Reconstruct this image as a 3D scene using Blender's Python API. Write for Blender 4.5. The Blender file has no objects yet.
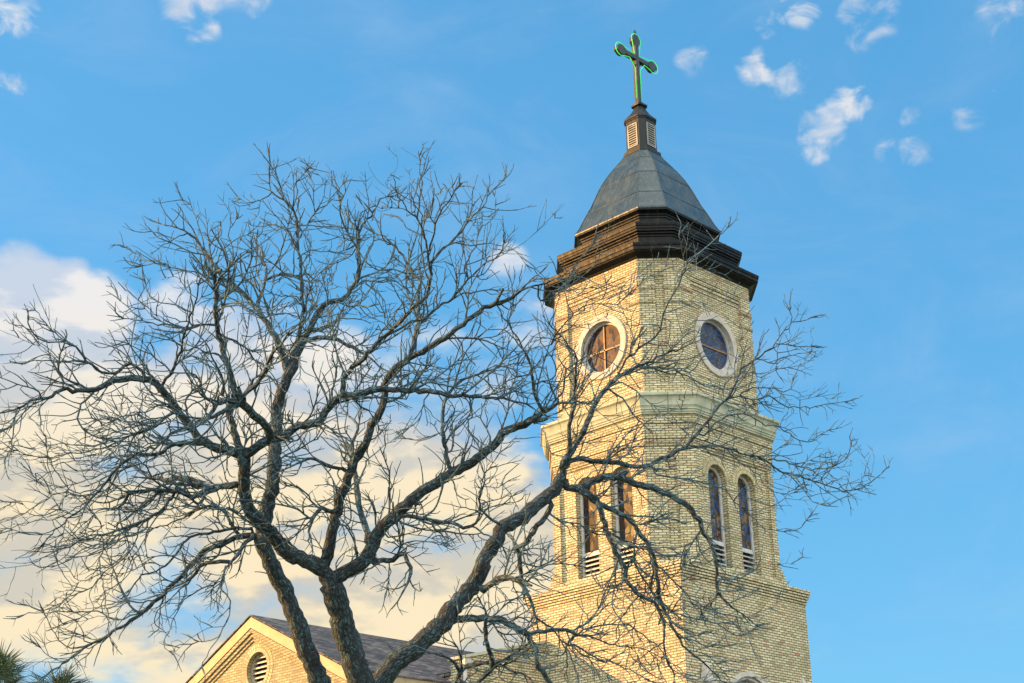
import bpy, math, random
from mathutils import Vector, Matrix, Quaternion, noise
from mathutils.geometry import tessellate_polygon

sc = bpy.context.scene
COL = sc.collection
R_ = math.radians

# ------------------------------------------------------------------ camera
CAM = Vector((-32.0818, -26.4528, 1.6))
YAW, PITCH, ROLL, FPX = 0.786507, 0.388318, -0.020084, 1560.67
FWD = Vector((math.cos(YAW) * math.cos(PITCH), math.sin(YAW) * math.cos(PITCH), math.sin(PITCH)))
_r = Vector((math.sin(YAW), -math.cos(YAW), 0)); _u = _r.cross(FWD)
RIGHT = math.cos(ROLL) * _r + math.sin(ROLL) * _u
UP = -math.sin(ROLL) * _r + math.cos(ROLL) * _u
cam = bpy.data.cameras.new('camera'); cam.sensor_width = 36; cam.lens = FPX * 36 / 1024
cam.clip_start = 0.1; cam.clip_end = 6000
cam_o = bpy.data.objects.new('camera', cam); COL.objects.link(cam_o)
m = Matrix((RIGHT, UP, -FWD)).transposed().to_4x4(); m.translation = CAM
cam_o.matrix_world = m
sc.camera = cam_o

def ray(u, v):
    return (FWD * FPX + RIGHT * (u - 512) + UP * (341.5 - v)).normalized()
def at(u, v, d):                       # point seen in the direction (u, v), d metres away along the view axis
    q = ray(u, v); return CAM + q * (d / q.dot(FWD))

# ------------------------------------------------------------------ sun, sky, exposure
SUN_AZ, SUN_EL = 129.0, 15.0           # azimuth counted from +X towards +Y
sun = bpy.data.lights.new('sun', 'SUN'); sun.energy = 2.8; sun.angle = R_(0.6); sun.color = (1.0, 0.50, 0.13)
sun_o = bpy.data.objects.new('sun', sun); COL.objects.link(sun_o)
sdir = Vector((math.cos(R_(SUN_AZ)) * math.cos(R_(SUN_EL)), math.sin(R_(SUN_AZ)) * math.cos(R_(SUN_EL)), math.sin(R_(SUN_EL))))
sun_o.rotation_euler = sdir.to_track_quat('Z', 'Y').to_euler()
sun_o.location = (-30, 40, 30)
sc.view_settings.view_transform = 'Standard'; sc.view_settings.look = 'None'
sc.view_settings.gamma = 1; sc.view_settings.use_curve_mapping = False
sc.view_settings.exposure = 2.1

W = bpy.data.worlds.new('World'); sc.world = W; W.use_nodes = True
nt = W.node_tree; N = nt.nodes; LK = nt.links
bg = N['Background']; bg.inputs[1].default_value = 0.1
def wn(t, **kw):
    n = N.new(t)
    for k, v in kw.items(): setattr(n, k, v)
    return n
def wmath(op, a, b=None, c=None, clamp=False):
    n = wn('ShaderNodeMath', operation=op, use_clamp=clamp)
    for i, x in enumerate((a, b, c)):
        if x is None: continue
        if isinstance(x, (int, float)): n.inputs[i].default_value = x
        else: LK.new(x, n.inputs[i])
    return n.outputs[0]
def wmix(f, a, b, mode='MIX'):
    n = wn('ShaderNodeMix', data_type='RGBA', blend_type=mode)
    for i, x in ((0, f), (6, a), (7, b)):
        if isinstance(x, (int, float)): n.inputs[i].default_value = x
        elif isinstance(x, tuple): n.inputs[i].default_value = (*x, 1)
        else: LK.new(x, n.inputs[i])
    return n.outputs[2]
def wrange(x, a, b, c=0.0, d=1.0, smooth=True):
    n = wn('ShaderNodeMapRange', interpolation_type='SMOOTHSTEP' if smooth else 'LINEAR')
    LK.new(x, n.inputs[0])
    for i, y in enumerate((a, b, c, d)): n.inputs[i + 1].default_value = y
    return n.outputs[0]
sky = wn('ShaderNodeTexSky', sky_type='NISHITA', sun_disc=False)
sky.sun_elevation = R_(SUN_EL); sky.sun_rotation = R_(90 - SUN_AZ)
sky.air_density = 1.0; sky.dust_density = 0.6; sky.ozone_density = 2.0
tc = wn('ShaderNodeTexCoord'); DIR = tc.outputs['Generated']
hs = wn('ShaderNodeHueSaturation'); LK.new(sky.outputs[0], hs.inputs['Color'])
hs.inputs['Saturation'].default_value = 1.35; hs.inputs['Value'].default_value = 1.0
sky_c = wmix(1.0, hs.outputs[0], (0.56, 1.02, 1.32), 'MULTIPLY')
gm = wn('ShaderNodeGamma'); LK.new(sky_c, gm.inputs[0]); gm.inputs[1].default_value = 0.39
sky_c = wmix(1.0, gm.outputs[0], (0.55, 0.92, 1.15), 'MULTIPLY')
# clouds: fields of broken cloud standing in given directions of the sky
def blob(u, v, r_out, r_in, amp):
    q = ray(u, v)
    n = wn('ShaderNodeVectorMath', operation='DOT_PRODUCT'); LK.new(DIR, n.inputs[0]); n.inputs[1].default_value = q
    return wrange(n.outputs[1], math.cos(R_(r_out)), math.cos(R_(r_in)), 0.0, amp)
def bdir(az, el, r_out, r_in, amp):
    q = Vector((math.cos(R_(az)) * math.cos(R_(el)), math.sin(R_(az)) * math.cos(R_(el)), math.sin(R_(el))))
    n = wn('ShaderNodeVectorMath', operation='DOT_PRODUCT'); LK.new(DIR, n.inputs[0]); n.inputs[1].default_value = q
    return wrange(n.outputs[1], math.cos(R_(r_out)), math.cos(R_(r_in)), 0.0, amp)
field = None; small = None
for args in [(150, 640, 11, 5, .80), (60, 520, 6, 2.5, .95), (250, 590, 5, 2, .9), (330, 560, 9, 3, 1.1), (30, 440, 7.5, 2.5, 1.06), (220, 430, 6.0, 2.5, 1.12), (400, 470, 6.0, 2, 1.12),
             (500, 590, 6, 2.5, 1.15), (480, 520, 4, 1.5, 1.0), (330, 390, 3.0, 1.2, 1.0), (180, 320, 2.2, .5, .85), (230, 360, 2.5, 1, 1.0), (22, 300, 2.6, 1.2, 1.15), (70, 272, 1.0, .3, .9), (60, 350, 3.8, 1.8, 1.15), (20, 420, 4, 2, 1.15), (120, 420, 3, 1.5, 1.1), (478, 385, 2.6, .5, .85), (530, 318, 2.0, .4, .74),
             (440, 345, 1.6, .3, .6), (505, 262, 1.2, .2, .62)]:
    b = blob(*args); field = b if field is None else wmath('MAXIMUM', field, b)
for args in [(815, 146, .9, .05, .8), (826, 128, 1.2, .1, 1.02), (843, 108, 1.0, .05, .9), (862, 100, .7, .02, .7), (758, 70, 1.1, .05, .72), (793, 78, .95, .05, .85), (773, 82, 1.1, .1, .45),
             (690, 62, .8, .02, .42), (698, 54, .6, .02, .40), (800, 6, 1.1, .1, .6), (770, 24, .9, .05, .55), (870, 12, 1.5, .2, .62), (862, 36, .9, .1, .5), (888, 152, .7, .05, .55), (915, 150, 1.0, .1, .6), (912, 118, .6, .05, .5), (975, 112, 1.1, .1, .52), (990, 98, .5, .05, .5), (1006, 16, 1.3, .2, .58),
             (195, 4, 1.7, .4, .85), (240, -4, 1.5, .3, .7), (10, 0, 1.6, .3, .74), (3, 84, 1.0, .2, .66)]:
    b = blob(*args); small = b if small is None else wmath('MAXIMUM', small, b)
back = None                                  # unseen bright overcast added behind the camera as fill light for the shaded walls
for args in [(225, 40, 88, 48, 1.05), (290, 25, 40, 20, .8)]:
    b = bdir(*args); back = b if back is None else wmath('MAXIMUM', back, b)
mp = wn('ShaderNodeMapping'); LK.new(DIR, mp.inputs[0]); mp.inputs['Scale'].default_value = (1, 1, 2.3)
def wnoise(vec, scale, detail, rough, dist=0.0):
    n = wn('ShaderNodeTexNoise'); LK.new(vec, n.inputs[0])
    for k, v in (('Scale', scale), ('Detail', detail), ('Roughness', rough), ('Distortion', dist)): n.inputs[k].default_value = v
    return n.outputs[0]
mp2 = wn('ShaderNodeMapping'); LK.new(mp.outputs[0], mp2.inputs[0]); mp2.inputs['Location'].default_value = (0.012, -0.016, -0.035)
mpS = wn('ShaderNodeMapping'); LK.new(DIR, mpS.inputs[0]); mpS.inputs['Scale'].default_value = (1, 1, 1.5); mpS.inputs['Location'].default_value = (3.1, 1.7, 0)
def fbm(vec): return wmath('ADD', wmath('MULTIPLY', wnoise(vec, 11, 7, .52, .15), .8), wmath('MULTIPLY', wnoise(vec, 34, 5, .5, .2), .2))
nA, nB = fbm(mp.outputs[0]), fbm(mp2.outputs[0])
dens = wmath('ADD', wmath('MULTIPLY', wmath('SUBTRACT', nA, 0.5), 3.6), wmath('MULTIPLY', field, .90))
cover = wmath('MULTIPLY', wrange(dens, 0.16, 1.05), 0.95)
cover = wmath('MULTIPLY', cover, wrange(field, 0.02, 0.45))
nS = wnoise(mpS.outputs[0], 48, 6, .55, .5)
sm = wmath('MULTIPLY', wrange(wmath('ADD', wmath('MULTIPLY', wmath('SUBTRACT', nS, 0.5), 3.0), small), 0.25, 1.5), wrange(small, 0.02, 0.5))
cover = wmath('MAXIMUM', cover, wmath('MULTIPLY', sm, .95))
# a thin high veil that makes the blue uneven
mp3 = wn('ShaderNodeMapping'); LK.new(DIR, mp3.inputs[0]); mp3.inputs['Scale'].default_value = (1.0, 1.6, 3.2); mp3.inputs['Rotation'].default_value = (.3, .2, .5)
veil = wmath('MULTIPLY', wrange(wnoise(mp3.outputs[0], 4.5, 7, .6, .8), 0.42, 0.85), 0.22)
sky_c = wmix(veil, sky_c, (1.35, 1.62, 2.05))
sep = wn('ShaderNodeSeparateXYZ'); LK.new(DIR, sep.inputs[0])
warm = wrange(sep.outputs[2], 0.41, 0.27)                    # the lower clouds catch the yellow evening light
lit = wmix(warm, (2.10, 2.03, 1.98), (2.38, 1.98, 1.28))
shade = wmix(warm, (1.42, 1.60, 1.88), (1.62, 1.48, 1.20))
body = wrange(wmath('ADD', wmath('MULTIPLY', wmath('SUBTRACT', nA, nB), 5.5), wmath('MULTIPLY', wnoise(mp.outputs[0], 6, 4, .5), 1.0)), 0.18, 0.86)
col = wmix(cover, sky_c, wmix(body, shade, lit))
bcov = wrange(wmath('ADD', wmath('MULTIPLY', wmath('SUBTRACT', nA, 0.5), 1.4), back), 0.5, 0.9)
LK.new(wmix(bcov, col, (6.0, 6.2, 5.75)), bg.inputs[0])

# ------------------------------------------------------------------ helpers
def tag(o, label=None, cat=None, group=None, kind=None):
    for k, v in (('label', label), ('category', cat), ('group', group), ('kind', kind)):
        if v: o[k] = v
    return o
def thing(name, loc, label, cat, group=None):
    o = bpy.data.objects.new(name, None); COL.objects.link(o); o.location = loc; o.empty_display_size = .5
    return tag(o, label, cat, group)
class MB:
    def __init__(s): s.v = []; s.f = []; s.uv = []; s.sm = []
    def face(s, pts, uv=None, smooth=False):
        i = len(s.v); s.v.extend(tuple(p) for p in pts); s.f.append(tuple(range(i, i + len(pts)))); s.uv.append(uv); s.sm.append(smooth)
    def mesh(s, verts, faces, uvs=None, smooth=False):
        i = len(s.v); s.v.extend(tuple(p) for p in verts)
        for k, f in enumerate(faces):
            s.f.append(tuple(i + j for j in f)); s.uv.append(uvs[k] if uvs else None); s.sm.append(smooth)
    def box(s, a, b):
        x0, y0, z0 = a; x1, y1, z1 = b
        v = [(x0, y0, z0), (x1, y0, z0), (x1, y1, z0), (x0, y1, z0), (x0, y0, z1), (x1, y0, z1), (x1, y1, z1), (x0, y1, z1)]
        s.mesh(v, [(0, 3, 2, 1), (4, 5, 6, 7), (0, 1, 5, 4), (1, 2, 6, 5), (2, 3, 7, 6), (3, 0, 4, 7)])
    def prism(s, pts, z0, z1):
        n = len(pts); v = [(x, y, z0) for x, y in pts] + [(x, y, z1) for x, y in pts]
        s.mesh(v, [tuple(range(n))[::-1], tuple(range(n, 2 * n))] + [(i, (i + 1) % n, n + (i + 1) % n, n + i) for i in range(n)])
    def obox(s, c, ax, ay, az):        # box about c with half-axis vectors
        v = [c + ax * a + ay * b + az * d for d in (-1, 1) for a, b in ((-1, -1), (1, -1), (1, 1), (-1, 1))]
        s.mesh(v, [(0, 3, 2, 1), (4, 5, 6, 7), (0, 1, 5, 4), (1, 2, 6, 5), (2, 3, 7, 6), (3, 0, 4, 7)])
    def tube(s, pts, rad, n=6, cap=True, closed=False, jit=0.0, rnd=None):
        L = len(pts); k = len(s.v); up = Vector((0.13, 0.21, 0.97)); prev = None; dist = 0.0; ds = []
        for i, p in enumerate(pts):
            a = pts[i - 1] if (i > 0 or closed) else p; b = pts[(i + 1) % L] if (i < L - 1 or closed) else p
            t = (b - a)
            t = t.normalized() if t.length > 1e-9 else Vector((0, 0, 1))
            if prev is None:
                nrm = t.cross(up); nrm = nrm if nrm.length > .05 else t.cross(Vector((1, 0, 0)))
            else: nrm = prev - t * prev.dot(t)
            if nrm.length < 1e-6: nrm = t.orthogonal()
            nrm.normalize(); prev = nrm; bn = t.cross(nrm); r = rad[i] if isinstance(rad, (list, tuple)) else rad
            if i: dist += (p - pts[i - 1]).length
            ds.append((dist, r))
            for j in range(n):
                an = 2 * math.pi * j / n; q = nrm * math.cos(an) + bn * math.sin(an)
                rr = r
                if jit: rr = r * (1 + jit * (noise.noise((p + q * r) * (0.55 / max(r, .02))) + .6 * noise.noise((p + q * r) * (1.5 / max(r, .02)))))
                s.v.append(tuple(p + q * rr))
        for i in range(L if closed else L - 1):
            i2 = (i + 1) % L
            for j in range(n):
                j2 = (j + 1) % n
                s.f.append((k + i * n + j, k + i * n + j2, k + i2 * n + j2, k + i2 * n + j)); s.sm.append(True)
                d0, r0 = ds[i]; d1, r1 = ds[i2]; w = 2 * math.pi * max(r0, .004)
                s.uv.append([(w * j / n, d0), (w * (j + 1) / n, d0), (w * (j + 1) / n, d1), (w * j / n, d1)])
        if cap and not closed:
            s.f.append(tuple(k + j for j in range(n))[::-1]); s.uv.append(None); s.sm.append(False)
            s.f.append(tuple(k + (L - 1) * n + j for j in range(n))); s.uv.append(None); s.sm.append(False)
    def build(s, name, mat, parent=None, bevel=0, uv=True):
        me = bpy.data.meshes.new(name); me.from_pydata(s.v, [], s.f); me.materials.append(mat)
        me.polygons.foreach_set('use_smooth', s.sm)
        if uv:
            lay = me.uv_layers.new(name='UVMap'); data = [0.0] * (2 * len(me.loops))
            for p, u in zip(me.polygons, s.uv):
                if u is None:
                    n = p.normal
                    if abs(n.z) < .8:
                        h = math.hypot(n.x, n.y); tx, ty = -n.y / h, n.x / h; kz = 1 / h
                        u = [(me.vertices[i].co.x * tx + me.vertices[i].co.y * ty, me.vertices[i].co.z * kz) for i in p.vertices]
                    else: u = [(me.vertices[i].co.x, me.vertices[i].co.y) for i in p.vertices]
                for li, (a, b) in zip(p.loop_indices, u): data[2 * li] = a; data[2 * li + 1] = b
            lay.data.foreach_set('uv', data)
        o = bpy.data.objects.new(name, me); COL.objects.link(o)
        if parent is not None:
            o.parent = parent
            w = Vector((0, 0, 0)); q = parent
            while q is not None: w += q.location; q = q.parent
            o.location = -w
        if bevel:
            b = o.modifiers.new('bevel', 'BEVEL'); b.width = bevel; b.segments = 2; b.limit_method = 'ANGLE'; b.angle_limit = R_(40)
        return o

# ------------------------------------------------------------------ materials
def mat(name):
    M = bpy.data.materials.new(name); M.use_nodes = True
    return M, M.node_tree, M.node_tree.nodes['Principled BSDF']
def nd(t, typ, **kw):
    n = t.nodes.new(typ)
    for k, v in kw.items():
        if k in n.inputs: n.inputs[k].default_value = v
        else: setattr(n, k, v)
    return n
def ramp(t, src, stops, interp='LINEAR'):
    r = t.nodes.new('ShaderNodeValToRGB'); r.color_ramp.interpolation = interp
    e = r.color_ramp.elements
    while len(e) < len(stops): e.new(.5)
    for i, (p, c) in enumerate(stops): e[i].position = p; e[i].color = (*c, 1)
    t.links.new(src, r.inputs[0]); return r.outputs[0]
def mixc(t, f, a, b, mode='MIX'):
    n = t.nodes.new('ShaderNodeMix'); n.data_type = 'RGBA'; n.blend_type = mode
    for i, x in ((0, f), (6, a), (7, b)):
        if isinstance(x, (int, float)): n.inputs[i].default_value = x
        elif isinstance(x, tuple): n.inputs[i].default_value = (*x, 1)
        else: t.links.new(x, n.inputs[i])
    return n.outputs[2]
def bump(t, b, h, strength, dist):
    n = nd(t, 'ShaderNodeBump', Strength=strength, Distance=dist); t.links.new(h, n.inputs['Height']); t.links.new(n.outputs[0], b.inputs['Normal'])
def brick_mat(name, stops, mortar, bw=.205, rh=.0675, ms=.0125, rough=.85):
    M, t, b = mat(name)
    uv = nd(t, 'ShaderNodeUVMap', uv_map='UVMap')
    wob = nd(t, 'ShaderNodeTexNoise', Scale=7.0, Detail=3.0); t.links.new(uv.outputs[0], wob.inputs[0])
    va = nd(t, 'ShaderNodeVectorMath', operation='MULTIPLY_ADD'); t.links.new(wob.outputs['Color'], va.inputs[0])
    va.inputs[1].default_value = (.012, .008, 0); t.links.new(uv.outputs[0], va.inputs[2])
    br = nd(t, 'ShaderNodeTexBrick', Scale=1.0); t.links.new(va.outputs[0], br.inputs['Vector'])
    br.inputs['Color1'].default_value = (0, 0, 0, 1); br.inputs['Color2'].default_value = (1, 1, 1, 1); br.inputs['Mortar'].default_value = (.5, .5, .5, 1)
    br.inputs['Mortar Size'].default_value = ms; br.inputs['Mortar Smooth'].default_value = .25; br.inputs['Brick Width'].default_value = bw; br.inputs['Row Height'].default_value = rh
    br.offset = .5
    col = ramp(t, br.outputs['Color'], stops)
    g = nd(t, 'ShaderNodeNewGeometry')
    n1 = nd(t, 'ShaderNodeTexNoise', Scale=1.1, Detail=6.0, Roughness=.6); t.links.new(g.outputs['Position'], n1.inputs[0])
    col = mixc(t, .55, col, ramp(t, n1.outputs[0], [(.3, (.50, .52, .46)), (.5, (.95, .95, .92)), (.72, (1.18, 1.10, .98))]), 'MULTIPLY')
    n2 = nd(t, 'ShaderNodeTexNoise', Scale=38.0, Detail=4.0); t.links.new(g.outputs['Position'], n2.inputs[0])
    col = mixc(t, .5, col, ramp(t, n2.outputs[0], [(.3, (.7, .7, .7)), (.7, (1.2, 1.2, 1.2))]), 'MULTIPLY')
    # rain streaks running down the wall
    sm = nd(t, 'ShaderNodeMapping'); t.links.new(uv.outputs[0], sm.inputs[0]); sm.inputs['Scale'].default_value = (2.2, .22, 1)
    n3 = nd(t, 'ShaderNodeTexNoise', Scale=1.6, Detail=5.0, Roughness=.65); t.links.new(sm.outputs[0], n3.inputs[0])
    col = mixc(t, ramp(t, n3.outputs[0], [(.55, (0, 0, 0)), (.75, (.62, .62, .62))]), col, (.20, .20, .13), 'MIX')
    col = mixc(t, br.outputs['Fac'], col, mortar)
    t.links.new(col, b.inputs['Base Color']); b.inputs['Roughness'].default_value = rough
    inv = nd(t, 'ShaderNodeMath', operation='MULTIPLY_ADD'); t.links.new(br.outputs['Fac'], inv.inputs[0]); inv.inputs[1].default_value = -1.0
    sc2 = nd(t, 'ShaderNodeMath', operation='MULTIPLY'); t.links.new(n2.outputs[0], sc2.inputs[0]); sc2.inputs[1].default_value = .35; t.links.new(sc2.outputs[0], inv.inputs[2])
    bump(t, b, inv.outputs[0], .9, .012)
    return M
BUFF = [(0, (.30, .25, .13)), (.12, (.41, .37, .23)), (.3, (.50, .43, .27)), (.5, (.54, .48, .32)), (.68, (.59, .55, .40)), (.8, (.48, .46, .30)), (.92, (.53, .42, .29)), (.97, (.48, .31, .21)), (1, (.40, .20, .13))]
M_BRICK = brick_mat('buff_brick', BUFF, (.125, .11, .068))
M_BRICK2 = brick_mat('cream_brick', [(0, (.26, .23, .13)), (.3, (.38, .335, .19)), (.7, (.43, .385, .23)), (1, (.38, .29, .18))], (.19, .165, .11))
M_ARCH = brick_mat('arch_brick', [(0, (.34, .29, .16)), (.4, (.5, .43, .25)), (.8, (.54, .47, .3)), (1, (.44, .3, .18))], (.2, .18, .12), bw=.07, rh=.115, ms=.01)
def stone_mat(name, c, dark, scale=3.0, rough=.8, joints=0):
    M, t, b = mat(name); g = nd(t, 'ShaderNodeNewGeometry')
    n = nd(t, 'ShaderNodeTexNoise', Scale=scale, Detail=8.0, Roughness=.62); t.links.new(g.outputs['Position'], n.inputs[0])
    col = ramp(t, n.outputs[0], [(.3, dark), (.55, c), (.8, tuple(min(.9, x * 1.12) for x in c))])
    if joints:
        uv = nd(t, 'ShaderNodeUVMap', uv_map='UVMap'); br = nd(t, 'ShaderNodeTexBrick', Scale=1.0); t.links.new(uv.outputs[0], br.inputs[0])
        br.inputs['Brick Width'].default_value = joints; br.inputs['Row Height'].default_value = 50; br.inputs['Mortar Size'].default_value = .012; br.offset = 0
        col = mixc(t, br.outputs['Fac'], col, tuple(x * .3 for x in c))
    t.links.new(col, b.inputs['Base Color']); b.inputs['Roughness'].default_value = rough
    n2 = nd(t, 'ShaderNodeTexNoise', Scale=60.0, Detail=4.0); t.links.new(g.outputs['Position'], n2.inputs[0]); bump(t, b, n2.outputs[0], .25, .01)
    return M
M_LEDGE = stone_mat('ledge_stone', (.36, .37, .29), (.21, .25, .18), joints=1.1)
M_STONE = stone_mat('pale_stone', (.42, .39, .36), (.30, .28, .26), 5)
M_TRIM = stone_mat('cream_paint', (.30, .24, .15), (.22, .175, .105), 4, .6)
M_FRAME = stone_mat('grey_white_paint', (.43, .45, .47), (.29, .31, .34), 6, .55)
M_WHITE = stone_mat('white_paint', (.38, .38, .37), (.24, .235, .23), 9, .5)
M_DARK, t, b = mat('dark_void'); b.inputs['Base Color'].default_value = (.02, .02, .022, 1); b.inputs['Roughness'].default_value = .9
def metal_mat(name, a, c, d, rough=.45, metallic=.35, spec=.5):
    M, t, b = mat(name); g = nd(t, 'ShaderNodeNewGeometry')
    n = nd(t, 'ShaderNodeTexNoise', Scale=1.6, Detail=9.0, Roughness=.68, Distortion=.6); t.links.new(g.outputs['Position'], n.inputs[0])
    col = ramp(t, n.outputs[0], [(.28, a), (.5, c), (.74, d)])
    mp = nd(t, 'ShaderNodeMapping'); t.links.new(g.outputs['Position'], mp.inputs[0]); mp.inputs['Scale'].default_value = (7, 7, .7)
    n2 = nd(t, 'ShaderNodeTexNoise', Scale=1.5, Detail=6.0, Roughness=.7); t.links.new(mp.outputs[0], n2.inputs[0])
    col = mixc(t, ramp(t, n2.outputs[0], [(.52, (0, 0, 0)), (.72, (.75, .75, .75))]), col, tuple(min(1, x * 1.9 + .025) for x in c))
    t.links.new(col, b.inputs['Base Color']); b.inputs['Metallic'].default_value = metallic; b.inputs['Specular IOR Level'].default_value = spec
    r = nd(t, 'ShaderNodeMapRange'); t.links.new(n.outputs[0], r.inputs[0]); r.inputs[3].default_value = rough - .12; r.inputs[4].default_value = rough + .2
    t.links.new(r.outputs[0], b.inputs['Roughness'])
    n3 = nd(t, 'ShaderNodeTexNoise', Scale=5.0, Detail=3.0); t.links.new(g.outputs['Position'], n3.inputs[0]); bump(t, b, n3.outputs[0], .22, .05)
    return M
M_DOME = metal_mat('weathered_sheet_copper', (.011, .022, .032), (.024, .043, .056), (.062, .070, .064), .36, .2)
M_CORN = metal_mat('dark_bronze_metal', (.002, .003, .0045), (.004, .005, .0065), (.0075, .006, .005), .36, .1, .16)
M_LANT = metal_mat('grey_lantern_metal', (.006, .011, .016), (.010, .016, .022), (.022, .017, .013), .42, .15, .25)
def glass_mat(name, stops, lead, scale, stretch, rough=.12):
    M, t, b = mat(name); uv = nd(t, 'ShaderNodeUVMap', uv_map='UVMap')
    mp = nd(t, 'ShaderNodeMapping'); t.links.new(uv.outputs[0], mp.inputs[0]); mp.inputs['Scale'].default_value = stretch
    v1 = nd(t, 'ShaderNodeTexVoronoi', Scale=scale); t.links.new(mp.outputs[0], v1.inputs[0])
    v2 = nd(t, 'ShaderNodeTexVoronoi', Scale=scale, feature='DISTANCE_TO_EDGE'); t.links.new(mp.outputs[0], v2.inputs[0])
    s = nd(t, 'ShaderNodeSeparateColor'); t.links.new(v1.outputs['Color'], s.inputs[0])
    big = nd(t, 'ShaderNodeTexNoise', Scale=2.6, Detail=2.0); t.links.new(uv.outputs[0], big.inputs[0])
    a = nd(t, 'ShaderNodeMath', operation='MULTIPLY_ADD'); t.links.new(s.outputs[0], a.inputs[0]); a.inputs[1].default_value = .45
    mr = nd(t, 'ShaderNodeMapRange'); t.links.new(big.outputs[0], mr.inputs[0]); mr.inputs[1].default_value = .3; mr.inputs[2].default_value = .7; mr.inputs[4].default_value = .6
    t.links.new(mr.outputs[0], a.inputs[2])
    col = ramp(t, a.outputs[0], stops, 'CONSTANT')
    le = nd(t, 'ShaderNodeMath', operation='LESS_THAN'); t.links.new(v2.outputs['Distance'], le.inputs[0]); le.inputs[1].default_value = .085
    col = mixc(t, le.outputs[0], col, lead)
    t.links.new(col, b.inputs['Base Color']); b.inputs['Roughness'].default_value = rough
    rr = nd(t, 'ShaderNodeMath', operation='MULTIPLY_ADD'); t.links.new(s.outputs[1], rr.inputs[0]); rr.inputs[1].default_value = .4; rr.inputs[2].default_value = rough; t.links.new(rr.outputs[0], b.inputs['Roughness'])
    b.inputs['Specular IOR Level'].default_value = .5 if rough < .2 else .15
    bump(t, b, v1.outputs['Color'], .25, .02)
    return M
M_GL_BLUE = glass_mat('blue_stained_glass', [(0, (.003, .016, .08)), (.2, (.005, .04, .17)), (.42, (.05, .02, .008)), (.50, (.004, .018, .09)), (.76, (.10, .045, .02)), (.84, (.015, .06, .14)), (.97, (.12, .12, .12))], (.012, .01, .01), 9.5, (1, 1, 1))
M_GL_FIG = glass_mat('figured_stained_glass', [(0, (.006, .022, .11)), (.24, (.010, .04, .18)), (.40, (.07, .04, .012)), (.56, (.09, .06, .02)), (.68, (.15, .10, .09)), (.80, (.09, .022, .012)), (.90, (.02, .07, .02))], (.01, .008, .007), 6.5, (1, .62, 1))
M_GL_RUST = glass_mat('rust_stained_glass', [(0, (.003, .010, .03)), (.5, (.004, .014, .05)), (.68, (.05, .010, .008)), (.76, (.003, .014, .05)), (.92, (.08, .03, .012))], (.06, .022, .010), 9.5, (1, .6, 1), .25)
M_GL_AMB = glass_mat('amber_stained_glass', [(0, (.002, .004, .010)), (.22, (.030, .010, .006)), (.36, (.002, .006, .022)), (.46, (.014, .010, .006)), (.56, (.055, .022, .010)), (.64, (.002, .030, .012)), (.74, (.045, .006, .006)), (.84, (.002, .010, .05))], (.03, .02, .015), 8, (1, .5, 1), .3)
M_BAR = stone_mat('ochre_paint', (.22, .11, .04), (.15, .075, .03), 8, .5)
def bark_mat(name, k=1.0, twig=False):
    M, t, b = mat(name); uv = nd(t, 'ShaderNodeUVMap', uv_map='UVMap'); g = nd(t, 'ShaderNodeNewGeometry')
    mp = nd(t, 'ShaderNodeMapping'); t.links.new(uv.outputs[0], mp.inputs[0]); mp.inputs['Scale'].default_value = (1, .33, 1)
    wob = nd(t, 'ShaderNodeTexNoise', Scale=9.0, Detail=3.0); t.links.new(g.outputs['Position'], wob.inputs[0])
    va = nd(t, 'ShaderNodeVectorMath', operation='MULTIPLY_ADD'); t.links.new(wob.outputs['Color'], va.inputs[0]); va.inputs[1].default_value = (.05, .05, 0); t.links.new(mp.outputs[0], va.inputs[2])
    vo = nd(t, 'ShaderNodeTexVoronoi', Scale=34.0, feature='DISTANCE_TO_EDGE'); t.links.new(va.outputs[0], vo.inputs[0])
    n1 = nd(t, 'ShaderNodeTexNoise', Scale=26.0, Detail=7.0, Roughness=.7); t.links.new(g.outputs['Position'], n1.inputs[0])
    n2 = nd(t, 'ShaderNodeTexNoise', Scale=4.0, Detail=6.0, Roughness=.65); t.links.new(g.outputs['Position'], n2.inputs[0])
    c0 = ramp(t, n1.outputs[0], [(.36, (.003 * k, .006 * k, .008 * k)), (.50, (.015 * k, .033 * k, .047 * k)), (.66, (.060 * k, .120 * k, .155 * k))])
    c0 = mixc(t, ramp(t, n2.outputs[0], [(.50, (0, 0, 0)), (.66, (.6, .6, .6))]), c0, (.034 * k, .082 * k, .105 * k))
    if not twig:
        c0 = mixc(t, ramp(t, vo.outputs[0], [(.0, (1, 1, 1)), (.2, (0, 0, 0))]), c0, (.006, .005, .005))
    t.links.new(c0, b.inputs['Base Color']); b.inputs['Roughness'].default_value = .8
    if not twig:
        ad = nd(t, 'ShaderNodeMath', operation='MULTIPLY_ADD'); t.links.new(n1.outputs[0], ad.inputs[0]); ad.inputs[1].default_value = .5
        mn = nd(t, 'ShaderNodeMath', operation='MINIMUM'); t.links.new(vo.outputs[0], mn.inputs[0]); mn.inputs[1].default_value = .3; t.links.new(mn.outputs[0], ad.inputs[2])
        bump(t, b, ad.outputs[0], 1.0, .035)
    return M
M_BARK = bark_mat('rough_grey_bark', 1.5); M_LIMB = bark_mat('grey_limb_bark', 2.3); M_TWIG = bark_mat('grey_twig_bark', 1.7, True)
M_CUT = stone_mat('cut_wood', (.42, .25, .11), (.3, .16, .06), 12)
M_NEON, t, b = mat('green_neon'); b.inputs['Base Color'].default_value = (.05, .5, .12, 1); b.inputs['Emission Color'].default_value = (.0, .85, .05, 1); b.inputs['Emission Strength'].default_value = .15
M_CROSS = metal_mat('dark_blue_grey_metal', (.006, .012, .02), (.013, .022, .034), (.04, .032, .02), .4, .3)
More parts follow.
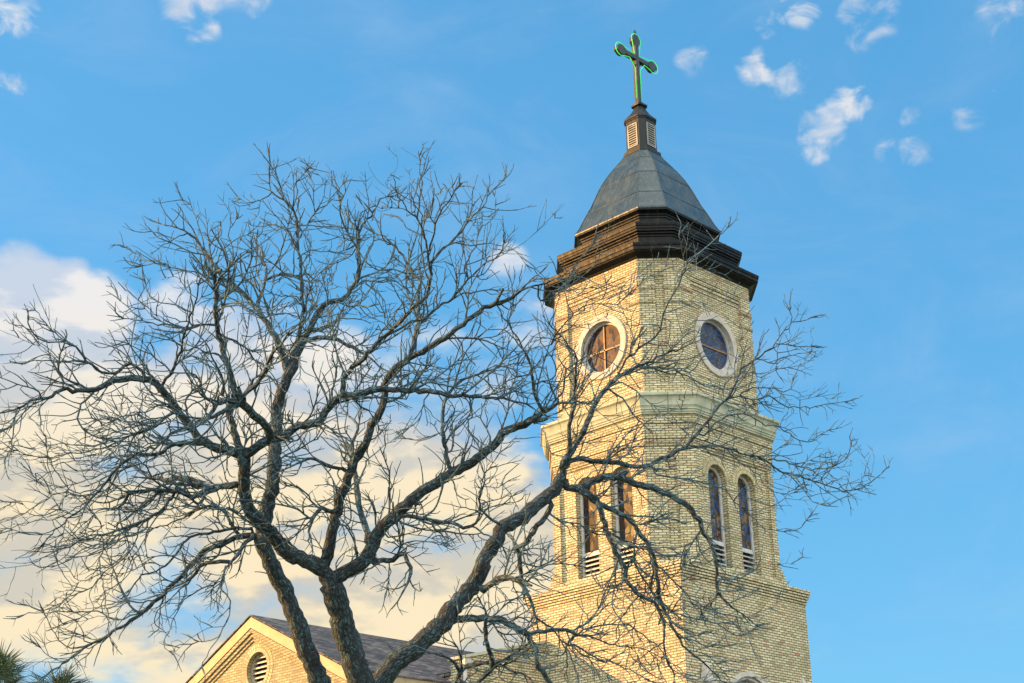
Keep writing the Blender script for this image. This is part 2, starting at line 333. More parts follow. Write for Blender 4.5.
M_SHINGLE = brick_mat('dark_shingle', [(0, (.025, .023, .027)), (.5, (.07, .062, .07)), (1, (.14, .12, .125))], (.008, .007, .008), .30, .13, .012)
def plain_noise(name, stops, scale, rough=.9):
    M, t, b = mat(name); g = nd(t, 'ShaderNodeNewGeometry'); n = nd(t, 'ShaderNodeTexNoise', Scale=scale, Detail=8.0, Roughness=.65); t.links.new(g.outputs['Position'], n.inputs[0])
    t.links.new(ramp(t, n.outputs[0], stops), b.inputs['Base Color']); b.inputs['Roughness'].default_value = rough; bump(t, b, n.outputs[0], .4, .05); return M
M_GRASS = plain_noise('dry_grass', [(.3, (.05, .06, .02)), (.6, (.10, .11, .045)), (.8, (.16, .14, .07))], 2.0)
M_PATH = plain_noise('concrete', [(.3, (.25, .24, .22)), (.7, (.36, .35, .33))], 3.0)
M_PALM = plain_noise('palm_leaf', [(.3, (.025, .05, .025)), (.6, (.06, .10, .05)), (.85, (.14, .16, .10))], 6.0, .5)
M_FIBRE = plain_noise('palm_trunk', [(.3, (.06, .05, .035)), (.7, (.16, .13, .09))], 14.0)
M_LSLAT = metal_mat('grey_slat_metal', (.10, .11, .11), (.2, .21, .21), (.28, .26, .22), .5, .2)

# ------------------------------------------------------------------ ground
g = MB(); n = 24; S = 2500
g.face([(-S, -S, 0), (S, -S, 0), (S, S, 0), (-S, S, 0)])
tag(g.build('ground', M_GRASS), 'dry grass lawn round the church and tree', 'ground', kind='structure')
g = MB(); g.face([(-40, -12, .004), (20, -12, .004), (20, -9.5, .004), (-40, -9.5, .004)])
tag(g.build('path', M_PATH), 'concrete path past the church', 'path', kind='structure')

# ------------------------------------------------------------------ octagon tools (square tower with cut corners, axis at the origin)
def octo(h, c):
    return [(-h, h - c), (-h, -h + c), (-h + c, -h), (h - c, -h), (h, -h + c), (h, h - c), (h - c, h), (-h + c, h)]
def loft(mb, prof, skip=(), close_top=False, close_bot=False, smooth=False):
    rings = [[(x, y, z) for x, y in octo(h, c)] for h, c, z in prof]
    for a, b2 in zip(rings, rings[1:]):
        for i in range(8):
            if i in skip: continue
            j = (i + 1) % 8; mb.face([a[i], a[j], b2[j], b2[i]], smooth=smooth)
    if close_top: mb.face(rings[-1])
    if close_bot: mb.face(rings[0][::-1])
def off(h, c, d, z): return (h + d, c + .586 * d, z)
def P(face, s, z, d): return {'L': (-d, s, z), 'R': (s, -d, z)}[face]
def circle(cs, cz, r, n=44): return [(cs + r * math.cos(2 * math.pi * i / n), cz + r * math.sin(2 * math.pi * i / n)) for i in range(n)]
def lancet(cs, w, zb, zt, n=16):
    r = w / 2; zc = zt - r
    return [(cs - r, zb), (cs + r, zb)] + [(cs + r * math.cos(math.pi * i / n), zc + r * math.sin(math.pi * i / n)) for i in range(n + 1)]
def panel(mb, face, d, s0, s1, z0, z1, holes):
    loops = [[(s0, z0), (s1, z0), (s1, z1), (s0, z1)]] + holes
    flat = [p for l in loops for p in l]
    for tri in tessellate_polygon([[Vector((s, z, 0)) for s, z in l] for l in loops]):
        mb.face([P(face, *flat[i], d) for i in tri], uv=[(flat[i][0] * (1 if face == 'R' else -1), flat[i][1]) for i in tri])
def fill(mb, face, d, loop):
    for tri in tessellate_polygon([[Vector((s, z, 0)) for s, z in loop]]):
        mb.face([P(face, *loop[i], d) for i in tri], uv=[loop[i] for i in tri])
def strip(mb, face, a, da, b, db, closed=True):           # surface between two loops of equal length
    n = len(a)
    for i in range(n if closed else n - 1):
        j = (i + 1) % n
        mb.face([P(face, *a[i], da), P(face, *a[j], da), P(face, *b[j], db), P(face, *b[i], db)])
def ring(mb, face, outer, inner, d0, d1, closed=True):    # flat moulding: front at d0, back at d1
    strip(mb, face, outer, d0, inner, d0, closed); strip(mb, face, inner, d0, inner, d1, closed); strip(mb, face, outer, d0, outer, d1, closed)
def arch_band(mb, face, cs, cz, r0, r1, a0, a1, d0, d1, n=24):
    pts = [(R_(a0 + (a1 - a0) * i / n)) for i in range(n + 1)]
    for p, q in zip(pts, pts[1:]):
        f = lambda r, a: P(face, cs + r * math.cos(a), cz + r * math.sin(a), d0)
        rm = (r0 + r1) / 2
        mb.face([f(r0, p), f(r1, p), f(r1, q), f(r0, q)], uv=[(p * rm, 0), (p * rm, r1 - r0), (q * rm, r1 - r0), (q * rm, 0)])
        e = lambda r, a, d: P(face, cs + r * math.cos(a), cz + r * math.sin(a), d)
        mb.face([e(r1, p, d0), e(r1, q, d0), e(r1, q, d1), e(r1, p, d1)]); mb.face([e(r0, p, d0), e(r0, q, d0), e(r0, q, d1), e(r0, p, d1)])

tower = thing('church_tower', (0, 0, 0), 'tall buff brick bell tower with dark metal dome, round and arched stained glass windows', 'tower')

# base block, square
HB = 2.6; ZB = 11.115
base = MB()
ARC = (-.12, 7.50, 1.14)             # arch of the big window low on the shaded side
def arc_loop(r): return [(ARC[0] - r, 2.6), (ARC[0] + r, 2.6)] + [(ARC[0] + r * math.cos(math.pi * i / 28), ARC[1] + r * math.sin(math.pi * i / 28)) for i in range(29)]
hole = arc_loop(ARC[2] - .11)
panel(base, 'R', HB, -HB, HB, 0, 10.73, [hole]); strip(base, 'R', hole, HB, hole, HB - .3)
base.face([(-HB, HB, 0), (-HB, -HB, 0), (-HB, -HB, 10.73), (-HB, HB, 10.73)])
base.face([(HB, HB, 0), (HB, -HB, 0), (HB, -HB, 10.73), (HB, HB, 10.73)]); base.face([(-HB, HB, 0), (HB, HB, 0), (HB, HB, 10.73), (-HB, HB, 10.73)])
zs = [10.73, 10.80, 10.868, 10.935, 11.003, ZB]
for k, (z0, z1) in enumerate(zip(zs, zs[1:])):
    h = HB + .024 * (k + 1); lo = HB + .024 * k
    q = lambda h, z: [(-h, h, z), (-h, -h, z), (h, -h, z), (h, h, z)]
    gap = .014 if k < 4 else 0
    for a, b2 in ((q(lo, z0), q(h, z0)), (q(h, z0), q(h, z1 - gap)), (q(h, z1 - gap), q(h - .02, z1 - gap)), (q(h - .02, z1 - gap), q(h - .02, z1))):
        for i in range(4): base.face([a[i], a[(i + 1) % 4], b2[(i + 1) % 4], b2[i]])
base.face(q(HB + .12, ZB))
base.build('base_wall', M_BRICK, tower)
w = MB(); ring(w, 'R', arc_loop(ARC[2]), arc_loop(ARC[2] - .11), HB + .05, HB - .06); ring(w, 'R', arc_loop(ARC[2] - .10), arc_loop(ARC[2] - .18), HB - .02, HB - .2)
wo = w.build('arched_window', M_STONE, tower)
w = MB(); fill(w, 'R', HB - .22, arc_loop(ARC[2] - .1)); w.build('pane', M_WHITE, wo)
w = MB()
for s in (-.35, .1): w.box((ARC[0] + s - .0, -HB + .17, 2.6), (ARC[0] + s + .05, -HB + .215, 8.5))
w.build('glazing_bar', M_FRAME, wo)
for s in (-2.0, 1.98):
    w = MB(); y = -HB - .14
    w.box((s - .13, y - .12, 0), (s + .13, -HB, 8.14)); w.prism([(s - .17, y - .16), (s + .17, y - .16), (s + .17, -HB), (s - .17, -HB)], 8.14, 8.24)
    a = [(s - .11, y - .11, 8.24), (s + .11, y - .11, 8.24), (s + .11, y + .11, 8.24), (s - .11, y + .11, 8.24)]; b2 = [(s - .06, y - .06, 8.60), (s + .06, y - .06, 8.60), (s + .06, y + .06, 8.60), (s - .06, y + .06, 8.60)]
    for i in range(4):
        j = (i + 1) % 4; w.face([a[i], a[j], b2[j], b2[i]]); w.face([b2[i], b2[j], (s, y, 8.74)])
    w.build('pinnacle', M_STONE, tower)

# belfry stage
H2, C2 = 2.571, .92; D2 = .08
h, c, _ = off(H2, C2, -D2, 0); Z0, Z1 = ZB, 14.30
WIN = [(-.71, .76), (.53, .76)]
WB, WT, WS = 11.29, 14.0, 11.95
bel = MB()
for face in 'LR':
    hs_ = [lancet(cs, w_, WB, WT) for cs, w_ in WIN]
    panel(bel, face, h, -(h - c), h - c, Z0, Z1, hs_)
    for l in hs_: strip(bel, face, l, h, l, h - .24)
loft(bel, [(h, c, Z0), (h, c, Z1)], skip=(0, 2)) if 0 else None
pts = octo(h, c)
for i in (1, 3, 4, 5, 6): 
    a, b2 = pts[i], pts[i + 1]; bel.face([(*a, Z0), (*b2, Z0), (*b2, Z1), (*a, Z1)])
loft(bel, [(H2 - .006, C2, ZB - .02), (H2 - .006, C2, 11.262)], close_top=True)
# corbel courses under the ledge
pr = [off(H2, C2, -.10, 14.26)]
for z0, z1, d in ((14.27, 14.325, -.045), (14.335, 14.40, -.02), (14.41, 14.505, 0.0), (14.52, 14.90, .03), (14.917, 15.15, .065)):
    pr += [off(H2, C2, d, z0), off(H2, C2, d, z1), off(H2, C2, d - .03, z1)]
    pr += [off(H2, C2, d - .03, z1 + .012)]
loft(bel, pr)
def piers(mb, h, c, dep, edge, groove, z0, z1, grow=0.0):
    hh, cc, _ = off(h, c, grow, 0); q = 1 / math.sqrt(2)
    for sx in (1, -1):
        for sy in (1, -1):
            for sw in (0, 1):
                Lp = (-hh, -hh + cc); mid = (-hh + cc / 2, -hh + cc / 2); 
                G = (mid[0] - (groove - grow) * q, mid[1] + (groove - grow) * q)
                Gi = (G[0] + (dep + grow + .03) * q, G[1] + (dep + grow + .03) * q)
                A = (-hh, -edge + grow); Ai = (-hh + dep + grow + .03, -edge + grow)
                pl = [A, Lp, G, Gi, Ai]
                if sw: pl = [(y, x) for x, y in pl]
                mb.prism([(x * sx, y * sy) for x, y in pl], z0, z1)
piers(bel, H2, C2, D2, 1.43, .15, ZB, 14.27)
# stepped blocks that corbel the groove shut, and the stepped broaches at the foot
q2 = 1 / math.sqrt(2)
for k, (z0, z1, gw) in enumerate(((13.98, 14.07, .11), (14.07, 14.16, .075), (14.16, 14.27, .035))):
    for sx in (1, -1):
        for sy in (1, -1):
            for s0, s1 in ((-.16, -gw), (gw, .16)):
                mid = -H2 + C2 / 2
                pl = [(mid + s * q2 + dd * q2, mid - s * q2 + dd * q2) for s, dd in ((s0, .01), (s1, .01), (s1, .1), (s0, .1))]
                bel.prism([(x * sx, y * sy) for x, y in pl], z0, z1)
for z0, z1, cs in ((ZB, 11.20, .62), (11.20, 11.31, .67), (11.31, 11.42, .73), (11.42, 11.53, .79), (11.53, 11.64, .85)):
    for sx in (1, -1):
        for sy in (1, -1):
            hh = H2 - .003
            pl = [(-hh, -hh + C2), (-hh, -hh + cs), (-hh + cs, -hh), (-hh + C2, -hh)]
            bel.prism([(x * sx, y * sy) for x, y in pl], z0, z1 - .008)
bel.build('belfry_wall', M_BRICK, tower)
for face in 'LR':
    for cs, w_ in WIN:
        ar = MB(); arch_band(ar, face, cs, WT - w_ / 2, w_ / 2, w_ / 2 + .23, 0, 180, h + .012, h - .02); ar.build('brick_arch', M_ARCH, tower)
for face in 'LR':
    for cs, w_ in WIN:
        f = MB(); lo = lancet(cs, w_ - .004, WB + .004, WT - .002); li = lancet(cs, w_ - .15, WB + .06, WT - .075)
        ring(f, face, lo, li, h - .17, h - .235)
        a, b2 = P(face, cs - w_ / 2 + .05, WS - .04, h - .165), P(face, cs + w_ / 2 - .05, WS + .04, h - .23)
        f.box([min(x, y) for x, y in zip(a, b2)], [max(x, y) for x, y in zip(a, b2)])
        fo = f.build('lancet_window', M_FRAME, tower)
        f = MB(); fill(f, face, h - .215, lancet(cs, w_ - .1, WS, WT - .05))
        f.build('stained_glass', M_GL_FIG if face == 'R' else M_GL_AMB, fo)
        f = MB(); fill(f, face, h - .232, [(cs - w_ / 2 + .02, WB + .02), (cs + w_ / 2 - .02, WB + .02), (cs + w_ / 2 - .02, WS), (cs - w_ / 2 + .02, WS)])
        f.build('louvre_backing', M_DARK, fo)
        f = MB()
        for k in range(5):
            z = WB + .075 + k * .125; p = lambda s, zz, d: Vector(P(face, s, zz, d))
            s0, s1 = cs - w_ / 2 + .06, cs + w_ / 2 - .06
            v = [p(s0, z, h - .13), p(s1, z, h - .13), p(s1, z + .055, h - .225), p(s0, z + .055, h - .225)]
            v += [x + Vector((0, 0, .028)) for x in v]
            f.mesh(v, [(0, 1, 2, 3), (4, 5, 6, 7), (0, 1, 5, 4), (1, 2, 6, 5), (2, 3, 7, 6), (3, 0, 4, 7)])
        f.build('louvre_slats', M_WHITE, fo)

# stone ledge
led = MB(); pr = []
for d, z in ((.05, 15.152), (.115, 15.158), (.115, 15.205), (.14, 15.21), (.14, 15.262), (.165, 15.268), (.165, 15.31), (.185, 15.35), (.20, 15.365)):
    pr.append(off(H2, C2, d, z))
for k in range(7):
    a = k / 6 * math.pi / 2; pr.append(off(H2, C2, .20 + .075 * (1 - math.cos(a)), 15.37 + .235 * math.sin(a)))
pr += [off(H2, C2, .275, 15.615), off(H2, C2, .292, 15.62), off(H2, C2, .292, 15.69), off(H2, C2, .27, 15.705), off(H2, C2, -.10, 15.83), off(H2, C2, -.3, 15.84)]
loft(led, pr); led.build('stone_ledge', M_LEDGE, tower)

# upper stage with the round windows
H1, C1 = 2.355, .80; D1 = .07
h, c, _ = off(H1, C1, -D1, 0); ZU = 15.80; ZT = 19.80
OC = (-.06, 17.63)
up = MB()
for face in 'LR':
    ho = circle(*OC, .90); panel(up, face, h, -(h - c), h - c, ZU, ZT - .02, [ho]); strip(up, face, ho, h, ho, h - .2)
pts = octo(h, c)
for i in (1, 3, 4, 5, 6):
    a, b2 = pts[i], pts[i + 1]; up.face([(*a, ZU), (*b2, ZU), (*b2, ZT), (*a, ZT)])
loft(up, [off(H1, C1, .05, ZU), off(H1, C1, .05, 15.93), off(H1, C1, .02, 15.935), off(H1, C1, .02, 16.0), off(H1, C1, -.002, 16.005), off(H1, C1, -.002, 16.14), off(H1, C1, -.08, 16.145)])
piers(up, H1, C1, D1, 1.10, .137, 16.12, 19.40)
for z0, z1 in ((18.46, 18.53), (18.87, 18.94), (18.945, 19.02)): piers(up, H1, C1, D1, 1.10, .137, z0, z1, .03)
pr = [off(H1, C1, -.09, 19.02)]
for z0, z1, d in ((19.03, 19.13, -.052), (19.15, 19.25, -.034), (19.27, 19.37, -.016), (19.39, ZT, 0.0)):
    pr += [off(H1, C1, d, z0), off(H1, C1, d, z1), off(H1, C1, d - .03, z1), off(H1, C1, d - .03, z1 + .02)]
loft(up, pr[:-2])
up.build('upper_wall', M_BRICK, tower)
for face in 'LR':
    f = MB(); ring(f, face, circle(*OC, .92), circle(*OC, .735), h + .045, h - .16)
    strip(f, face, circle(*OC, .92), h + .045, circle(*OC, .935), h + .02)
    fo = f.build('round_window', M_STONE, tower)
    f = MB(); ring(f, face, circle(*OC, .74), circle(*OC, .68), h - .10, h - .17); f.build('window_frame', M_FRAME, fo)
    f = MB(); fill(f, face, h - .15, circle(*OC, .70)); f.build('stained_glass', M_GL_BLUE if face == 'R' else M_GL_RUST, fo)
    f = MB(); bx = lambda s0, s1, z0, z1: f.box([min(x, y) for x, y in zip(P(face, s0, z0, h - .12), P(face, s1, z1, h - .145))], [max(x, y) for x, y in zip(P(face, s0, z0, h - .12), P(face, s1, z1, h - .145))])
    bx(OC[0] - .66, OC[0] + .66, OC[1] - .09, OC[1] - .045)
    if face == 'L': bx(OC[0] - .02, OC[0] + .02, OC[1] - .66, OC[1] + .66)
    f.build('glazing_bar', M_BAR, fo)

# metal cornice in three tiers
co = MB()
hm, cm, he, ce = 2.277, .725, 1.777, .568
H3, C3 = 2.63, .95
T1 = lambda d, z: (H3 + d, C3 + .586 * d, z)
pr = [off(H1, C1, -.1, 19.785), off(H1, C1, .03, 19.785), off(H1, C1, .05, 19.83), T1(-.10, 19.90), T1(-.04, 19.905), T1(-.04, 19.93), T1(-.005, 19.935), T1(-.005, 20.035), T1(.018, 20.04), T1(.03, 20.10), T1(.03, 20.125), T1(0, 20.14), (2.12, .68, 20.20)]
F = lambda d, z: (2.10 + d, .67 + .586 * d, z)
pr += [F(0, 20.205), F(0, 20.56), F(.03, 20.565), F(.03, 20.60), F(.07, 20.64), F(.07, 20.67), F(.12, 20.70), F(.12, 20.76), F(.145, 20.765), F(.145, 20.83), F(.165, 20.84), F(.177, 20.90), F(.177, 20.95), F(.15, 20.965)]
G2 = lambda d, z: (1.62 + d, .515 + .586 * d, z)
pr += [G2(.06, 21.03), G2(0, 21.035), G2(0, 21.42), G2(.03, 21.425), G2(.03, 21.47), G2(.06, 21.50), G2(.06, 21.53), G2(.145, 21.60), (he, ce, 21.605), (he, ce, 21.66)]
loft(co, pr); co.build('metal_cornice', M_CORN, tower)

# bell-shaped dome
dome = MB()
dp = [(1.79, 21.655), (1.795, 21.69), (1.74, 21.75), (1.655, 21.92), (1.56, 22.16), (1.465, 22.38), (1.365, 22.60), (1.285, 22.82), (1.21, 23.03), (1.125, 23.25), (1.03, 23.46), (.935, 23.64), (.83, 23.82), (.725, 23.98), (.625, 24.13), (.545, 24.25), (.485, 24.36), (.45, 24.42)]
loft(dome, [(a, a * (.32 + .02 * i / 17), z) for i, (a, z) in enumerate(dp)])
do = dome.build('dome_roof', M_DOME, tower)
sm = MB()
cr = lambda a, i: [Vector((x, y, 0)) for x, y in octo(a * 1.004, a * 1.004 * (.32 + .02 * i / 17))]
for k in range(8): sm.tube([cr(a, i)[k] + Vector((0, 0, z)) for i, (a, z) in enumerate(dp)][1:], .013, 5)
for zi in (5, 9, 13):
    a, z = dp[zi]; rr = [p + Vector((0, 0, z)) for p in cr(a, zi)]
    sm.tube(rr, .007, 4, closed=True)
sm.build('standing_seams', M_DOME, do)

# lantern
la = MB()
loft(la, [(.46, .155, 24.38), (.475, .16, 24.40), (.475, .16, 24.50), (.44, .15, 24.53), (.385, .135, 24.54), (.38, .135, 25.56), (.40, .14, 25.565), (.40, .14, 25.60)], close_bot=True)
loft(la, [(.39, .14, 25.60), (.425, .165, 25.61), (.425, .165, 25.67), (.34, .125, 25.76), (.25, .09, 25.88), (.175, .065, 26.02), (.14, .05, 26.14), (.20, .07, 26.15), (.21, .07, 26.20), (.12, .04, 26.24), (.09, .03, 26.26)], close_top=True)
lo_ = la.build('lantern', M_LANT, tower)
for face in 'LR':
    f = MB(); bx = lambda s0, s1, z0, z1, d0, d1: f.box([min(x, y) for x, y in zip(P(face, s0, z0, d0), P(face, s1, z1, d1))], [max(x, y) for x, y in zip(P(face, s0, z0, d0), P(face, s1, z1, d1))])
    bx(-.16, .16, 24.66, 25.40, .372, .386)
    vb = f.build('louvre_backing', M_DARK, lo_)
    f = MB()
    bx(-.19, -.15, 24.64, 25.42, .375, .405); bx(.15, .19, 24.64, 25.42, .375, .405); bx(-.15, .15, 24.64, 24.675, .375, .404); bx(-.15, .15, 25.385, 25.42, .375, .404)
    for k in range(9): bx(-.15, .15, 24.70 + k * .078, 24.725 + k * .078, .38, .402)
    f.build('louvre_slats', M_LSLAT, lo_)

# cross with budded ends and its neon outline
cx, cz = -.045, 27.87
cr_ = MB()
def bar(a, b2, hw, hd):
    a, b2 = Vector(a), Vector(b2); ax = (b2 - a) / 2; t_ = ax.normalized(); s_ = Vector((0, 1, 0)); u_ = t_.cross(s_)
    cr_.obox((a + b2) / 2, ax, u_ * hw, s_ * hd)
bar((cx, 0, 26.22), (cx, 0, 28.50), .072, .075); bar((cx - .70, 0, cz), (cx + .70, 0, cz), .070, .071)
def bud(c, d):                                    # widening end with a blunt point
    c = Vector(c); d = Vector(d); e = Vector((d.z, 0, -d.x))
    pr_ = [(-.20, .07), (-.06, .165), (.06, .165), (.20, .06), (.20, -.06), (.06, -.165), (-.06, -.165), (-.20, -.07)]
    f0 = [c + d * a + e * b + Vector((0, -.082, 0)) for a, b in pr_]; f1 = [c + d * a + e * b + Vector((0, .082, 0)) for a, b in pr_]
    cr_.mesh(f0 + f1, [tuple(range(8))[::-1], tuple(range(8, 16))] + [(i, (i + 1) % 8, 8 + (i + 1) % 8, 8 + i) for i in range(8)])
bud((cx - .72, 0, cz), (-1, 0, 0)); bud((cx + .72, 0, cz), (1, 0, 0)); bud((cx, 0, 28.50), (0, 0, 1))
for a, b2 in (((cx - .30, 0, cz - .03), (cx - .03, 0, cz - .36)), ((cx + .30, 0, cz - .03), (cx + .03, 0, cz - .36))):
    cr_.tube([Vector(a), Vector(b2)], .022, 6)
cr_.tube([Vector((cx, 0, 28.68)), Vector((cx + .01, 0, 28.76)), Vector((cx + .03, 0, 28.86)), Vector((cx + .035, 0, 28.92))], [.03, .06, .045, .02], 8)
cro = cr_.build('cross', M_CROSS, tower)
ne = MB(); g_ = .112
def arc(c, r, a0, a1, n=10): return [(c[0] + r * math.cos(R_(a0 + (a1 - a0) * i / n)), c[1] + r * math.sin(R_(a0 + (a1 - a0) * i / n))) for i in range(n + 1)]
path_ = [(cx - g_, 26.40), (cx - g_, cz - .40), (cx - .34, cz - g_)] + arc((cx - .76, cz), .225, -50, -310, 12) + [(cx - g_, cz + g_)] + arc((cx, 28.52), .215, 215, -35, 12) + [(cx + g_, cz + g_)] + arc((cx + .76, cz), .225, 130, -130, 12) + [(cx + .34, cz - g_), (cx + g_, cz - .40), (cx + g_, 26.40)]
ne.tube([Vector((x, -.055, z)) for x, z in path_], .0125, 6); ne.build('neon_tube', M_NEON, cro)

# ------------------------------------------------------------------ gabled wing on the left
def sc40(x, y, z): q = Vector((x, y, z)) - CAM; return CAM + q * (40.0 / 38.0)
AP = sc40(-10.199, 4.614, 9.876); SL = .478; HW = 3.95
gx = AP.x; gy = AP.y; gz = AP.z
wing = thing('gabled_wing', (gx + 3, gy, 0), 'cream brick gabled wing with round louvred vent and dark shingle roof, left of the tower', 'building')
VC = (gy - .17, 8.955); VR = .43
w = MB(); ov = .14
wy = HW - .35
out = [(gy - wy, 0), (gy + wy, 0), (gy + wy, gz - .12 - SL * wy), (gy, gz - .12), (gy - wy, gz - .12 - SL * wy)]
ho = circle(*VC, VR); flat = out + ho
for tri in tessellate_polygon([[Vector((*p, 0)) for p in out], [Vector((*p, 0)) for p in ho]]):
    w.face([(gx + ov, *flat[i]) for i in tri], uv=[flat[i] for i in tri])
for i in range(len(ho)):
    j = (i + 1) % len(ho); w.face([(gx + ov, *ho[i]), (gx + ov, *ho[j]), (gx + ov + .26, *ho[j]), (gx + ov + .26, *ho[i])])
w.face([(gx + ov, gy - wy, 0), (gx + 7.5, gy - wy, 0), (gx + 7.5, gy - wy, gz - SL * wy), (gx + ov, gy - wy, gz - SL * wy)])
w.face([(gx + ov, gy + wy, 0), (gx + 7.5, gy + wy, 0), (gx + 7.5, gy + wy, gz - SL * wy), (gx + ov, gy + wy, gz - SL * wy)])
wallo = w.build('wall', M_BRICK2, wing)
def rake(mb, x0, x1, top, bot):        # sloping board along both verges: between two depths below the roof line
    for s in (1, -1):
        pts = [(gy, gz - top), (gy + s * HW, gz - top - SL * HW), (gy + s * HW, gz - bot - SL * HW), (gy, gz - bot)]
        v = [(x0, *p) for p in pts] + [(x1, *p) for p in pts]
        mb.mesh(v, [(0, 1, 2, 3), (4, 5, 6, 7), (0, 1, 5, 4), (1, 2, 6, 5), (2, 3, 7, 6), (3, 0, 4, 7)])
w = MB(); rake(w, gx + .0, gx + .05, .025, .30); rake(w, gx + .05, gx + ov, .24, .285)
w.box((gx + .06, gy - HW - .02, gz - SL * HW - .28), (gx + 7.5, gy - HW + .03, gz - SL * HW - .02)); w.box((gx + .06, gy - HW + .03, gz - SL * HW - .28), (gx + 7.5, gy - wy - .002, gz - SL * HW - .25))
w.build('rake_board', M_TRIM, wing)
w = MB(); rake(w, gx + ov - .12, gx + ov + .01, .32, .42); rake(w, gx + ov - .075, gx + ov + .01, .435, .53); rake(w, gx + ov - .035, gx + ov + .01, .545, .62)
w.build('corbel_courses', M_BRICK2, wing)
w = MB()
for s in (1, -1):
    a, b2 = (gy, gz), (gy + s * (HW + .06), gz - SL * (HW + .06))
    v = [(x, y, z + k) for k in (0, .035) for x, (y, z) in ((gx - .03, a), (gx + 9.2, a), (gx + 9.2, b2), (gx - .03, b2))]
    w.mesh(v, [(3, 2, 1, 0), (4, 5, 6, 7), (0, 1, 5, 4), (1, 2, 6, 5), (2, 3, 7, 6), (3, 0, 4, 7)])
w.build('roof', M_SHINGLE, wing)
PW = lambda p, x: (x, *p)
f = MB(); o1, i1 = circle(*VC, VR - .002), circle(*VC, VR - .07)
for i in range(len(o1)):
    j = (i + 1) % len(o1); f.face([PW(o1[i], gx + ov + .12), PW(o1[j], gx + ov + .12), PW(i1[j], gx + ov + .12), PW(i1[i], gx + ov + .12)]); f.face([PW(i1[i], gx + ov + .12), PW(i1[j], gx + ov + .12), PW(i1[j], gx + ov + .24), PW(i1[i], gx + ov + .24)])
vo_ = f.build('round_vent', M_TRIM, wing)
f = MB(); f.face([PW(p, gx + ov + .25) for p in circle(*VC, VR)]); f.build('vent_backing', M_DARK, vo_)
f = MB()
for k in range(6):
    z = VC[1] - .33 + k * .125; hw_ = math.sqrt(max(.01, (VR - .06) ** 2 - (z - VC[1]) ** 2))
    v = [(gx + ov + a, VC[0] + s * hw_, z + b2) for a, b2 in ((.13, 0), (.235, .06), (.235, .09), (.13, .03)) for s in (-1, 1)]
    f.mesh(v, [(0, 1, 3, 2), (2, 3, 5, 4), (4, 5, 7, 6), (6, 7, 1, 0), (0, 2, 4, 6), (1, 3, 5, 7)])
f.build('vent_slats', M_WHITE, vo_)
f = MB(); n_ = 40
for r0, r1, pr_ in ((VR, VR + .12, .012), (VR + .12, VR + .24, .006)):
    for i in range(n_):
        a0, a1 = 2 * math.pi * i / n_, 2 * math.pi * (i + 1) / n_
        q = lambda r, a: (gx + ov - pr_, VC[0] + r * math.cos(a), VC[1] + r * math.sin(a))
        rm = .48; f.face([q(r0, a0), q(r1, a0), q(r1, a1), q(r0, a1)], uv=[(a0 * rm, 0), (a0 * rm, .115), (a1 * rm, .115), (a1 * rm, 0)])
f.build('brick_ring', M_ARCH, wing)

# nave whose gable end meets the tower
nave = thing('church_nave', (-2, 8, 0), 'shaded brick nave wall with raked top between the gabled wing and the tower', 'building')
nx0, ny0, nzc, ns = -5.68, 2.1, 9.02, .25
nx1 = -nx0 - .1; rz = nzc + ns * (0 - nx0)
w = MB()
w.face([(nx0, ny0, 0), (nx1, ny0, 0), (nx1, ny0, nzc), (0, ny0, rz), (nx0, ny0, nzc)])
w.face([(nx0, ny0, 0), (nx0, 30, 0), (nx0, 30, nzc - .3), (nx0, ny0 + .3, nzc - .3), (nx0, ny0 + .3, nzc), (nx0, ny0, nzc)]); w.face([(nx1, ny0, 0), (nx1, 30, 0), (nx1, 30, nzc - .3), (nx1, ny0 + .3, nzc - .3), (nx1, ny0 + .3, nzc), (nx1, ny0, nzc)])
w.face([(nx0, 30, 0), (nx1, 30, 0), (nx1, 30, nzc - .3), (0, 30, nzc + .6), (nx0, 30, nzc - .3)])
w.face([(nx0, ny0 + .3, 0), (nx1, ny0 + .3, 0), (nx1, ny0 + .3, nzc), (0, ny0 + .3, rz), (nx0, ny0 + .3, nzc)])
w.build('wall', M_BRICK, nave)
w = MB()
for s in (1, -1):
    e = nx0 * s - (.08 * s)
    v = [(x, y, z) for k in (-.35, -.25) for x, y, z in ((0, ny0 + .3, nzc + 1.0 + k), (e, ny0 + .3, nzc - .04 + k), (e, 30, nzc - .04 + k), (0, 30, nzc + 1.0 + k))]
    w.mesh(v, [(3, 2, 1, 0), (4, 5, 6, 7), (0, 1, 5, 4), (1, 2, 6, 5), (2, 3, 7, 6), (3, 0, 4, 7)])
w.build('roof', M_SHINGLE, nave)
w = MB()
for s in (1, -1):
    v = [(x * s, y, z) for y in (ny0 - .05, ny0 + .35) for x, z in ((0, rz + .004), (nx0 - .06, nzc - .024), (nx0 - .06, nzc + .05), (0, rz + .078))]
    w.mesh(v, [(0, 1, 2, 3), (4, 5, 6, 7), (0, 1, 5, 4), (1, 2, 6, 5), (2, 3, 7, 6), (3, 0, 4, 7)])
w.build('coping', M_LEDGE, nave)
w = MB(); w.tube([Vector((nx0 + .12, ny0 - .09, z)) for z in (0, 4, 8, 8.85)], .055, 10); w.box((nx0 + .02, ny0 - .2, 8.80), (nx0 + .24, ny0 - .01, 9.0)); w.build('downspout', M_WHITE, nave)

